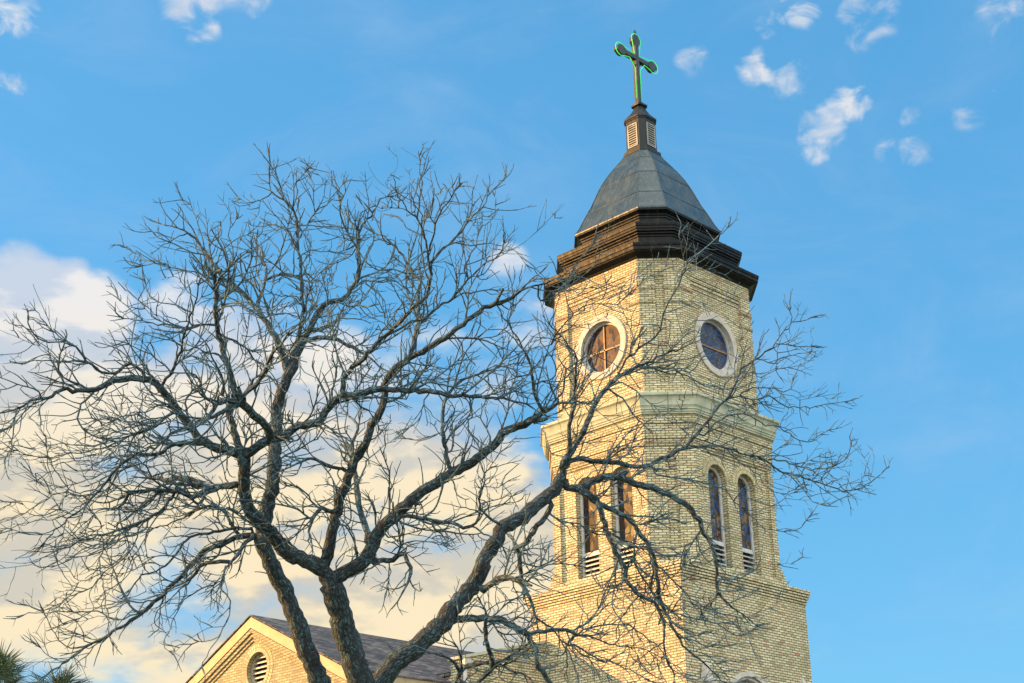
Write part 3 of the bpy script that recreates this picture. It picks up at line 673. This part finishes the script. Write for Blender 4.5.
# ------------------------------------------------------------------ the bare tree
# limbs as seen from the path: start width, end width (px at 14 m), drift in depth (m), then the course of the limb
DT = 14.0; PXM = DT / FPX
LIMBS = """
30 25 -0.2 366,745 361,683 347,638 337,605 331,585
26 11 0.5 345,748 325,700 321,683 308,654 296,620 285,592 272,568 263,545 262,528 267,510 272,485 275,455 276,425 280,398 288,377 296,355 302,341
26 15 1.0 362,748 375,695 390,668 405,655 416,647 439,626 459,601 474,583 482,566 490,550 496,541 505,527 523,516 540,502 556,486 564,478
22 13 -0.5 331,588 325,571 310,562 286,552 274,536 256,518 246,502 244,485 245,468 244,461
20 9 0.4 331,592 337,579 353,569 368,556 378,534 394,516 414,497 433,485 453,473 468,465 482,454 496,444 503,433 519,426 535,420
15 5 -0.3 326,560 332,534 339,502 347,479 359,455 367,442 372,425 377,418 384,398 385,382 395,369 409,357 418,355 432,345 444,338 458,328 467,321 484,308 500,303
9 6 0.9 370,545 365,528 359,504 357,483 353,463 350,448
12 4 -0.9 244,458 233,452 217,448 200,440 188,423 176,407 164,392 155,382 144,379 125,378 109,383 96,389 78,390 62,390 47,398 35,400 20,407 6,412 -12,414
12 4 -0.4 243,455 252,450 266,440 282,437 298,427 317,423 325,412 341,396 356,395 376,390 395,390 415,390 430,391 448,395 469,397 497,398 526,404 547,416
9 5 -0.4 240,450 239,447 233,425 229,410 233,400 235,389 227,363 221,341 218,330 215,313 216,293 214,275
10 9 -0.6 270,436 266,427 258,418 249,410 241,400
7 3 -1.0 238,402 229,400 216,404 210,416 203,424 192,428
6 3 -0.8 236,404 225,410 212,416 200,421 186,429
6 3 -1.1 240,400 247,392 259,380 266,363 274,351 283,343 290,330
10 3 0.6 288,372 276,338 264,319 255,305 247,298 237,289 221,274 202,248 192,235 178,228 155,222
6 3 0.9 257,306 261,293 266,280 264,262 262,250
4 2 0.5 266,280 273,275 280,274 292,276 307,275 319,281
6 1.6 0.2 297,348 302,320 303,309 301,280 298,244 296,219 292,207 276,194 269,186 269,173 270,163 269,150
9 3 0.3 302,341 312,324 319,310 329,303 345,298 351,289 357,279 358,265 358,249 359,232 364,222 372,216 376,206 380,200 394,196
7 3 0.7 302,341 309,332 321,329 335,322
7 3 -0.4 302,342 312,339 325,338 339,341 353,348 366,356 379,365 389,373
7 2 -0.7 341,396 346,375 354,367 364,357 374,345 392,330 405,316 415,306 425,296 429,285 430,269 428,257 426,242 419,222 412,214 407,210 399,197 395,187
7 2 0.5 411,355 414,339 418,324 418,308 419,292 421,281 413,273 403,257 388,240 374,232 366,228
12 4 0.5 564,480 568,488 581,488 593,480 609,476 624,478 636,484 652,488 667,495 679,500 696,514 701,529 704,535 714,551 716,574 720,596 736,609 747,617 759,627
9 3.5 -0.2 575,487 581,490 595,500 601,514 605,529 611,541 618,557 626,568 626,580 636,592 650,600 661,611 664,625 664,648 670,665 676,685
8 3 0.3 580,491 589,496 607,508 620,514 634,525 646,541 652,551 656,568 658,586 660,600 666,614 675,631 687,650 703,663 717,675 732,688
10 4 0.4 564,482 562,467 568,455 576,445 583,431 595,404 606,388 618,377 638,367 657,359 673,351 692,343
7 2 -0.4 566,460 570,443 569,429 574,406 575,384 577,359 569,347 561,337 550,325
8 3 1.2 566,466 577,459 597,461 617,463 636,467 655,461 672,455 682,449 694,437 707,422 723,401 739,395 753,388 774,388
4 1.2 0.9 682,449 701,446 725,447 740,453 756,457 770,463 778,471 801,477 825,485 844,491 862,489 874,478 889,467
4 1.2 0.6 727,399 735,384 741,370 757,358 766,352 776,343 784,331 790,323 791,307
8 4 0.2 552,505 548,512 537,527 527,541 517,549 520,560 523,579 529,597 537,618 552,628 560,640 568,645
9 6 -0.6 484,590 497,579 511,577 523,582
11 6 0.2 452,620 478,618 497,619 513,626 529,636 535,651 539,667 548,681 556,692
6 4 0.5 528,634 544,631 566,630 582,636 599,634
9 4 -1.0 380,735 420,708 448,690 460,675 464,667 478,664 492,662 509,669 525,676 540,690
7 3 -0.6 494,668 488,644 486,628 484,610 478,597
6 4 -0.4 474,686 492,669 517,653 527,645
5 2 -0.4 461,674 457,666 447,657 431,653
3 2 -0.2 463,670 461,655 458,647 452,642
8 3 -0.8 366,562 373,559 388,561 398,555 405,553 409,562 411,573 404,589 394,606
6 3 -0.5 384,528 398,520 408,516 421,518 437,522 453,522 464,528 476,522 480,510 480,493 486,481 484,473
4.5 3 -0.4 503,527 488,516 480,508
6 4 -0.8 340,510 332,511 322,508 315,514 311,526 308,541
5 2.5 -0.7 344,468 326,466 312,458 297,464 281,471
5 2.5 0.7 350,448 358,425 348,416 340,404
6 3 0.9 449,466 445,450 444,440 443,420 443,404 447,395 454,388 461,380 477,375 500,367 520,363
7 3 -0.3 505,433 518,425 534,420 545,412 557,404 573,402 590,404
5 2 -0.4 546,414 541,408 534,392 532,369 524,351 516,336 508,322
8 3 -0.9 254,536 246,536 235,539 221,545 207,549 195,560 182,575 168,589 155,602 141,614 125,624 108,635 94,643 75,655 59,667 45,676
6 4 -0.9 252,539 246,542 238,555 229,566 227,567
5.5 3.5 0.3 232,563 215,562 201,565 196,573 186,581 174,587 166,592
4.5 2 -1.0 252,530 244,528 231,529 215,532 199,535 186,541 172,559 160,569 143,575 131,587 128,595
5 2 0.3 238,534 233,528 227,514 217,507 201,509 188,515 172,522 150,530
9 3 0.9 245,486 236,485 221,486 209,487 197,481 182,478 164,480 151,476 139,470 133,464 120,470 105,478 88,486
6.5 2 -0.6 216,486 205,491 192,497 182,493 166,491 150,491 137,491 127,496 120,508 120,521 127,537 129,551
4.5 2 -1.2 219,488 205,495 197,504 183,482
5 2 -1.1 197,488 183,481 172,496 166,506 154,515 137,523 121,529 97,536 72,545 56,551
4 1.5 -0.6 163,384 174,368 180,351 185,333 191,317 195,305 198,291 200,280
4.5 1.3 -0.9 145,378 135,367 125,366 117,373 101,372 88,361 76,347 62,343 43,340 31,331 29,317
4.5 1.5 -1.0 186,418 176,412 162,421 152,428 137,433 120,438 100,444
5 2 -0.6 193,432 186,429 172,434 166,440 155,447 140,452
6 1.5 -0.8 206,443 195,443 176,444 156,454 135,456 121,465 105,484 86,505 68,519 49,537 42,545
3 1.5 0.5 218,332 221,336 237,342 249,352 258,366
3 1.5 -0.5 215,313 225,307 237,305 249,309
3.2 2 -0.4 214,325 202,325 190,328 182,330
3.2 1.2 -0.4 618,376 626,361 638,349 656,335 662,318 671,298 681,280 685,265 681,243 680,229
2.4 1.0 -0.6 550,345 564,325 578,310 595,304 617,304 632,294
3 1 -0.3 500,303 519,292 539,284 558,278 568,277 577,263 586,253 593,245 595,236
2.5 1 0.3 541,301 552,293 564,284 572,271
4 1.4 0.4 418,324 425,320 433,310 448,302 460,294 476,292 495,290
3 1 -0.4 456,294 464,283 481,267 497,257 502,250 503,238
3 1 0.8 428,264 444,248 458,236 468,220 483,207 489,193 499,185 506,175
2.5 1 -0.5 430,250 436,224 442,208 452,197 458,187
2.5 1 0.5 464,270 470,255 476,246 478,234 482,226
2.5 1 0.3 417,218 419,199 422,187 420,167 419,156
"""
THIN = """
2.5 1 .4 299,241 305,226 315,213 326,204 337,191 347,181
2 1 -.3 293,206 294,189 300,177 308,168
2 1 .3 315,212 314,199 313,185 308,173
2.5 1 .5 359,230 351,222 346,212
2.5 1 .3 351,290 362,282 378,282 394,282 409,277
2.2 1 -.4 365,283 380,294 386,308 391,328
2.2 1 .3 294,245 290,232 285,228 272,224
2 1 .5 272,192 262,200 248,203 238,197
2 1 .3 298,258 310,250 322,252 338,252 350,248
2 1 .3 359,246 348,258 340,262 328,268
3 1.2 .3 704,436 712,427 721,419 737,414 751,416 766,425 780,428 794,437 807,442 821,435 829,430
2.5 1 .5 741,396 758,398 768,396 784,405 805,408 825,404 837,403 849,401
2 1 .2 774,388 784,392 790,389 793,378
2 1 -.2 790,323 800,321 815,317
1.8 .9 .3 776,344 792,345 805,347 817,347
2 1 -.3 757,359 774,362 784,356 800,354 811,351
2.6 1 -.5 768,460 784,461 805,468 825,469 839,464 849,455 851,441
2 1 -.4 796,477 805,490 813,501 827,506
2 1 .4 727,449 735,458 758,474 768,488 784,494 798,486
2.5 1 .3 655,474 672,477 688,480 709,484 725,490 733,501 751,515 766,528 788,532 801,526 808,518
1.8 .9 .3 738,495 754,500 772,505 784,499 796,490
3 1.2 .3 641,367 653,367 673,369 696,382 716,388 735,389
2.6 1.2 -.4 600,396 618,382 632,388 649,404 667,418 684,429
2.5 1 .4 686,264 700,253 710,245 718,236 731,225
2.2 1 .3 716,574 726,580 740,578 752,570
2 1 -.3 661,590 668,580 680,570 694,562
2.5 1.2 .3 660,567 672,580 687,594 702,605 714,611
2.2 1 .3 700,603 702,612 703,618
3 1.2 .5 632,560 640,572 650,590 662,603 680,615 695,619 712,622 726,630 737,636 755,628
2 1 .2 655,600 646,592 637,585
3 1.3 .4 570,640 580,634 599,640 619,646 642,649 664,659
3 1.3 -.3 570,645 580,648 599,659 625,667 648,679
3 1.3 -.6 568,645 580,653 596,665 609,681
3 1.3 .6 572,640 580,632 605,625 627,625 642,634 658,646 668,660
2.5 1.2 -.3 566,646 572,660 576,675 580,690
2.5 1.2 .3 562,640 566,655 567,672 570,690
2.5 1.2 -.5 620,557 622,575 622,590 628,598
2.5 1.2 .2 640,595 630,606 622,618 616,630
2 1 .3 632,604 634,620 634,640 638,660
2.5 1 -.5 388,538 394,537 408,534 429,528 445,522
2.2 1 -.4 392,552 398,547 406,543 421,541 447,546
2 1.2 -.3 389,561 389,575 387,590
3 1 .4 226,566 222,580 215,583 211,594
2 1 -.5 217,583 202,589 188,597 174,618 167,637 164,647 174,655
2.2 1 -.6 222,575 222,589 230,601 228,616 222,630 212,647 200,669
1.6 .9 .3 228,618 219,636 205,641 192,644
2 1 .4 146,520 140,528 130,552 118,563 104,571 88,579 77,581 67,567 55,558
2 1 -.3 166,508 156,520 148,531 141,545 132,560
2 1 .3 104,572 92,587 69,597 55,606 39,609 24,605
1.6 .9 -.3 104,540 100,565 106,604 108,628 113,645
2 1 -.3 141,612 118,620 98,612 69,612 41,612 20,616
2 1 .3 153,601 133,602 116,602 98,608 79,618 63,624
2 1 .3 110,635 102,641 86,655 69,671
1.6 .9 -.3 92,645 71,648 59,640 49,624 42,610
1.6 .9 .3 66,662 59,661 49,657 36,645
2.5 1 .3 137,491 117,500 98,502 78,496 57,493 39,504 19,515 -4,522
2 1 .4 170,420 155,425 137,432 107,444 78,445 58,441 43,433 41,420
2 1 -.3 170,440 150,446 130,446 109,447 82,452 51,457 31,456 12,450
1.8 .9 .3 121,465 98,476 68,486 47,486 29,471
1.8 .9 -.3 110,480 90,490 75,492 64,484 53,465 46,445
1.8 .9 .2 120,488 94,498 76,508 58,518 29,522 0,531
2 1 .3 178,412 165,405 145,411 125,418 112,420
2 1 -.4 170,404 162,405 146,411 121,417 105,423 92,418
2.2 1 .4 140,433 135,434 127,451 117,469 108,490
2 1 -.4 174,374 155,358 141,350 124,342
2 1 .3 182,346 165,336 149,332 135,338
1.8 .9 -.3 189,327 165,325 141,321 120,317
1.8 .9 .3 193,314 175,305 153,299 143,280
1.6 .9 .2 143,319 128,307 118,297
2.4 1 .3 216,293 204,276 195,271 184,270 165,264 149,264 138,266
1.8 .9 .3 166,264 151,262 140,255 128,247
2 1 -.3 235,289 229,268 235,254 229,235 237,215
2 1 .3 206,255 201,235 196,218 190,205 183,200
2 1 .4 216,268 222,250 236,240 250,232
2 1 .3 18,408 12,423 6,428 -6,432
1.8 .9 .3 14,420 12,441 6,455 -2,458
2.4 1 -.4 100,372 90,362 66,362 47,360 25,363
2 1 .4 60,377 45,390 36,400 27,410
2 1 .5 264,319 285,312 299,318 310,309
2 1 -.4 312,330 331,326 341,312 352,300
2 1 -.4 333,326 347,333 359,343 370,352
2 1 .5 350,394 360,405 372,415 380,430
2 1 -.5 395,390 405,376 418,372 430,366
2 1 .3 469,397 472,415 468,430 478,440
2 1 -.3 430,391 424,405 418,420 406,430
2 1 .4 497,398 508,392 520,384 530,372
2 1 .3 444,433 430,436 415,440 402,436
2.2 1 .4 414,357 417,343 417,330 424,318
2 1 .2 480,375 490,385 498,392 505,380
"""
CANOPY = [(-20, 330), (28, 305), (75, 330), (118, 300), (112, 235), (160, 190), (205, 195), (255, 160), (268, 146), (340, 168), (365, 195), (425, 152), (470, 180), (512, 172), (515, 245), (548, 220), (605, 228), (640, 268), (672, 220), (735, 222), (745, 300), (795, 300), (822, 312), (824, 372), (855, 398), (858, 440), (892, 464), (868, 500), (818, 540), (770, 640), (775, 700), (480, 700), (425, 655), (400, 640), (380, 630), (345, 560), (285, 560), (240, 600), (180, 660), (100, 665), (60, 690), (15, 630), (32, 560), (-20, 545)]
def inside(u, v):
    r = False; n = len(CANOPY)
    for i in range(n):
        (x0, y0), (x1, y1) = CANOPY[i], CANOPY[i - 1]
        if (y0 > v) != (y1 > v) and u < (x1 - x0) * (v - y0) / (y1 - y0) + x0: r = not r
    return r
def pix(p):
    q = p - CAM; z = q.dot(FWD); return 512 + FPX * q.dot(RIGHT) / z, 341.5 - FPX * q.dot(UP) / z
rnd = random.Random(11)
nodes = []                                   # (u, v, depth, limb) of every point laid so far
limbs = []                                   # (points, radii)
def lay(line, thin):
    a = line.split(); w0, w1, dz = float(a[0]), float(a[1]), float(a[2])
    uv = [tuple(float(x) for x in p.split(',')) for p in a[3:]]
    d0 = DT
    if nodes:
        best = min(nodes, key=lambda q: (q[0] - uv[0][0]) ** 2 + (q[1] - uv[0][1]) ** 2)
        dist = math.hypot(best[0] - uv[0][0], best[1] - uv[0][1])
        d0 = best[2]
        if 2 < dist < 30: uv.insert(0, (best[0], best[1]))
    L = [0.0]
    for p, q in zip(uv, uv[1:]): L.append(L[-1] + math.hypot(q[0] - p[0], q[1] - p[1]))
    if thin: dz *= L[-1] / 90
    # smooth the course and give it the small kinks of an old tree
    P3 = []
    for i, (u, v) in enumerate(uv):
        f = L[i] / L[-1]; P3.append((u, v, d0 + dz * f ** 1.3 + rnd.uniform(-.04, .04) * (1 if i else 0)))
    out = []; rad = []
    for i in range(len(P3) - 1):
        p0, p1, p2, p3 = P3[max(i - 1, 0)], P3[i], P3[i + 1], P3[min(i + 2, len(P3) - 1)]
        seg = math.hypot(p2[0] - p1[0], p2[1] - p1[1]); n = max(1, int(seg / 5))
        for k in range(n):
            t = k / n
            c = [.5 * (2 * b + (c_ - a_) * t + (2 * a_ - 5 * b + 4 * c_ - d_) * t * t + (3 * b - a_ - 3 * c_ + d_) * t ** 3) for a_, b, c_, d_ in zip(p0, p1, p2, p3)]
            f = (L[i] + (L[i + 1] - L[i]) * t) / L[-1]
            wd = w0 + (w1 - w0) * f ** .85
            if w1 < 4.6 and f > .6 and not thin: wd = wd * (1 - (f - .6) / .4) + 1.5 * (f - .6) / .4
            j = .75 if (i or k) else 0
            u, v, d = c[0] + rnd.gauss(0, j), c[1] + rnd.gauss(0, j), c[2]
            out.append(at(u, v, d)); rad.append(max(.0028, wd * PXM / 2 * (.91 if len(limbs) < 3 else .80) * (1 + rnd.gauss(0, .04)))); nodes.append((u, v, d))
    out.append(at(*P3[-1])); rad.append(max(.0028, (1.4 if w1 < 4.6 else w1) * PXM / 2)); nodes.append(P3[-1])
    limbs.append((out, rad, thin))
for ln in LIMBS.strip().splitlines(): lay(ln, False)
nl = len(limbs)
for ln in THIN.strip().splitlines(): lay(ln, True)

foot = limbs[0][0][0].copy(); foot_g = Vector((foot.x + .1, foot.y, 0))
tree = thing('bare_tree', foot_g, 'large leafless winter tree with rough grey bark and crooked branches, in front of the tower', 'tree')
tk = MB()
tp = [foot_g + Vector((0, 0, -.1)), foot_g + Vector((.02, 0, .25)), foot_g.lerp(foot, .25), foot_g.lerp(foot, .5), foot_g.lerp(foot, .8), foot, foot + (limbs[0][0][3] - foot)]
tk.tube(tp, [.62, .46, .36, .33, .33, .33, .15], 22, jit=.10)
for pts, rad, _ in limbs[:3]: tk.tube(pts, rad, 18, jit=.13)
tk.build('trunk', M_BARK, tree)
for pts, rad, _ in limbs[3:nl]:
    b_ = MB(); big = rad[0] > .03
    b_.tube(pts, rad, 14 if big else 8, jit=.12 if big else .06)
    b_.build('branch', M_BARK if rad[0] > .05 else M_LIMB, tree)
tb = MB()
for pts, rad, _ in limbs[nl:]: tb.tube(pts, rad, 6)

# twigs: crooked shoots with short spurs, grown from every limb
tw = MB(); count = 0; crowd = {}
HEART = at(400, 600, DT)
def shoot(p, d, L, r0, level, trop, bend=None):
    global count
    n = max(2, int(L / .042)); step = L / n; pts = [p]; rr = [r0]; side = 1 if rnd.random() < .5 else -1
    if bend is None:
        bend = d.orthogonal().normalized(); bend.rotate(Quaternion(d, rnd.uniform(0, 6.28)))
    out = (p - HEART); out.z = max(out.z, 0) * .6; out.normalize(); out = (out + Vector((0, 0, trop * 14))).normalized()
    curl = rnd.gauss(0, .11); kids = []; kink = 0
    for i in range(n):
        j = Vector((rnd.gauss(0, 1), rnd.gauss(0, 1), rnd.gauss(0, 1)))
        if rnd.random() < .5: kink = rnd.gauss(0, .48)
        d = (d + j * .07 + bend * (curl + kink) + out * .075).normalized(); kink *= .12
        p = p + d * step; f = (i + 1) / n
        pts.append(p); rr.append(r0 * (1 - .52 * f))
        if level < 3 and i >= 1 and rnd.random() < (.33 if level == 1 else .16) and i < n - 1: kids.append((p.copy(), d.copy(), f, r0 * (1 - .5 * f)))
    tw.tube(pts, rr, 5 if level == 1 else 4, cap=False); count += 1
    for q, e, f, r in kids:
        side = -side
        ax = e.cross(bend).normalized() * side + Vector((rnd.gauss(0, .45), rnd.gauss(0, .45), rnd.gauss(0, .45))); ax = (ax - e * ax.dot(e)).normalized()
        dd = e.copy(); dd.rotate(Quaternion(ax, R_(rnd.uniform(28, 55))))
        l2 = (L * (1 - f) * rnd.uniform(.25, .8) + .05) if level == 1 else rnd.uniform(.04, .10)
        shoot(q, dd, min(l2, .36), max(r * .85, .0030), level + 1, trop, bend)
    return pts
def grow(pts, rad, start, spacing, lmin, lmax, p_mid, depthk=1.0):
    L = 0.0; nxt = start
    for i in range(1, len(pts)):
        seg = (pts[i] - pts[i - 1]).length; L += seg
        while L >= nxt:
            nxt += spacing * rnd.uniform(.5, 1.6)
            p = pts[i]; t = (pts[i] - pts[i - 1]).normalized(); r = rad[i]
            u, v = pix(p)
            cell = (int(u // 14), int(v // 14)); crowd[cell] = crowd.get(cell, 0) + 1
            if crowd[cell] > 4: continue
            if 250 < u < 440 and v > 585: continue
            ax = t.orthogonal().normalized(); ax.rotate(Quaternion(t, rnd.uniform(0, 6.28)))
            d = t.copy(); d.rotate(Quaternion(ax, R_(rnd.uniform(28, 62))))
            # shoots lie mostly across the line of sight or not: any direction, lifting a little towards the light
            low = v > 470
            tz = rnd.uniform(-.02, .035) if low else rnd.uniform(.0, .055)
            Lt = rnd.uniform(lmin, lmax) * (1.25 if rnd.random() < .15 else 1)
            e = p + d * Lt * .9
            if not inside(*pix(e)): Lt *= .45
            if not inside(*pix(p + d * Lt)): continue
            mid = rnd.random() < p_mid and inside(*pix(p + d * max(Lt * 1.7, .45)))
            if mid:
                q = shoot(p, d, max(Lt * 1.9, .5), min(r * .6, .0105), 1, tz)
                n = len(q); grow(q, [.0068] * n, .08, .13, .12, .34, 0)
            else: shoot(p, d, Lt, min(r * .8, .0072), 1, tz)
for k, (pts, rad, thin) in enumerate(limbs):
    if k < 3: grow(pts, rad, .9 if k < 2 else 1.0, .22, .12, .38, .12)
    elif not thin: grow(pts, rad, .12, .085 if rad[0] < .05 else .10, .10, .50, .36)
    else: grow(pts, rad, .05, .066, .07, .34, .07)
    # forked tip
    t = (pts[-1] - pts[-3]).normalized()
    if k >= 3:
        for s in range(3):
            ax = t.orthogonal().normalized(); ax.rotate(Quaternion(t, rnd.uniform(0, 6.28))); d = t.copy(); d.rotate(Quaternion(ax, R_(rnd.uniform(5, 38))))
            shoot(pts[-2 if s else -1], d, rnd.uniform(.08, .22), rad[-1] * .85, 1, .01)
tag(tb.build('thin_branches', M_TWIG, tree, uv=False), kind='stuff')
tag(tw.build('twigs', M_TWIG, tree, uv=False), kind='stuff')
print('TWIGS', count, len(tw.f))
# sawn ends
for (u, v, r) in ((259, 536, .020),):
    sw = MB(); q = min(nodes, key=lambda n_: (n_[0] - u) ** 2 + (n_[1] - v) ** 2); c = at(u, v, q[2] - .09); a = (-FWD - RIGHT * .5).normalized()
    sw.tube([c - a * .08, c, c + a * .006], [r * 1.15, r, r * .9], 12)
    sw.build('sawn_stub', M_CUT, tree)

# ------------------------------------------------------------------ palms beyond the tree
def palm(base, top_z, rad, seed, label):
    rnd = random.Random(seed)
    t_ = thing('fan_palm', (base.x, base.y, 0), label, 'palm', 'palms at the lower left')
    tr = MB(); pts = [Vector((base.x + .05 * math.sin(z), base.y, z)) for z in [top_z * i / 12 for i in range(13)]]
    tr.tube(pts, [.19 + .03 * (i % 2) for i in range(13)], 12); tr.build('trunk', M_FIBRE, t_)
    top = pts[-1]; leaves = MB(); st = MB()
    for k in range(26):
        az = k * 2.399 + rnd.uniform(-.2, .2); el = R_(rnd.uniform(-25, 80))
        d = Vector((math.cos(az) * math.cos(el), math.sin(az) * math.cos(el), math.sin(el)))
        L = rad * rnd.uniform(.30, .45); hub = top + d * L
        st.tube([top, top + d * L * .5 + Vector((0, 0, .03)), hub], [.02, .014, .01], 5)
        side = d.cross(Vector((0, 0, 1))); side = side.normalized() if side.length > .1 else Vector((1, 0, 0)); nrm = side.cross(d).normalized()
        for j in range(19):
            a = R_(-105 + 210 * j / 18 + rnd.uniform(-4, 4)); bl = rad * rnd.uniform(.48, .66) * (1 - .22 * abs(j - 9) / 9)
            e = (d * math.cos(a) + side * math.sin(a)).normalized(); q = e.cross(nrm).normalized() * .016
            m1 = hub + e * bl * .5 + nrm * .03; tip = hub + e * bl + Vector((0, 0, -.12 * bl * rnd.random())) 
            fo = nrm * .012
            leaves.face([hub, m1 - q + fo, tip, m1]); leaves.face([hub, m1, tip, m1 + q + fo])
    leaves.build('fronds', M_PALM, t_); st.build('leaf_stalks', M_PALM, t_)
for (u, v, d, r, s, lb) in ((-9, 693, 33, 1.15, 1, 'green fan palm cut by the left edge of the photo, the taller fronds'),
                            (56, 700, 36, 1.05, 2, 'green fan palm behind the drooping branch tip, right of the other palm')):
    c = at(u, v, d); palm(Vector((c.x, c.y, 0)), c.z, r, s, lb)
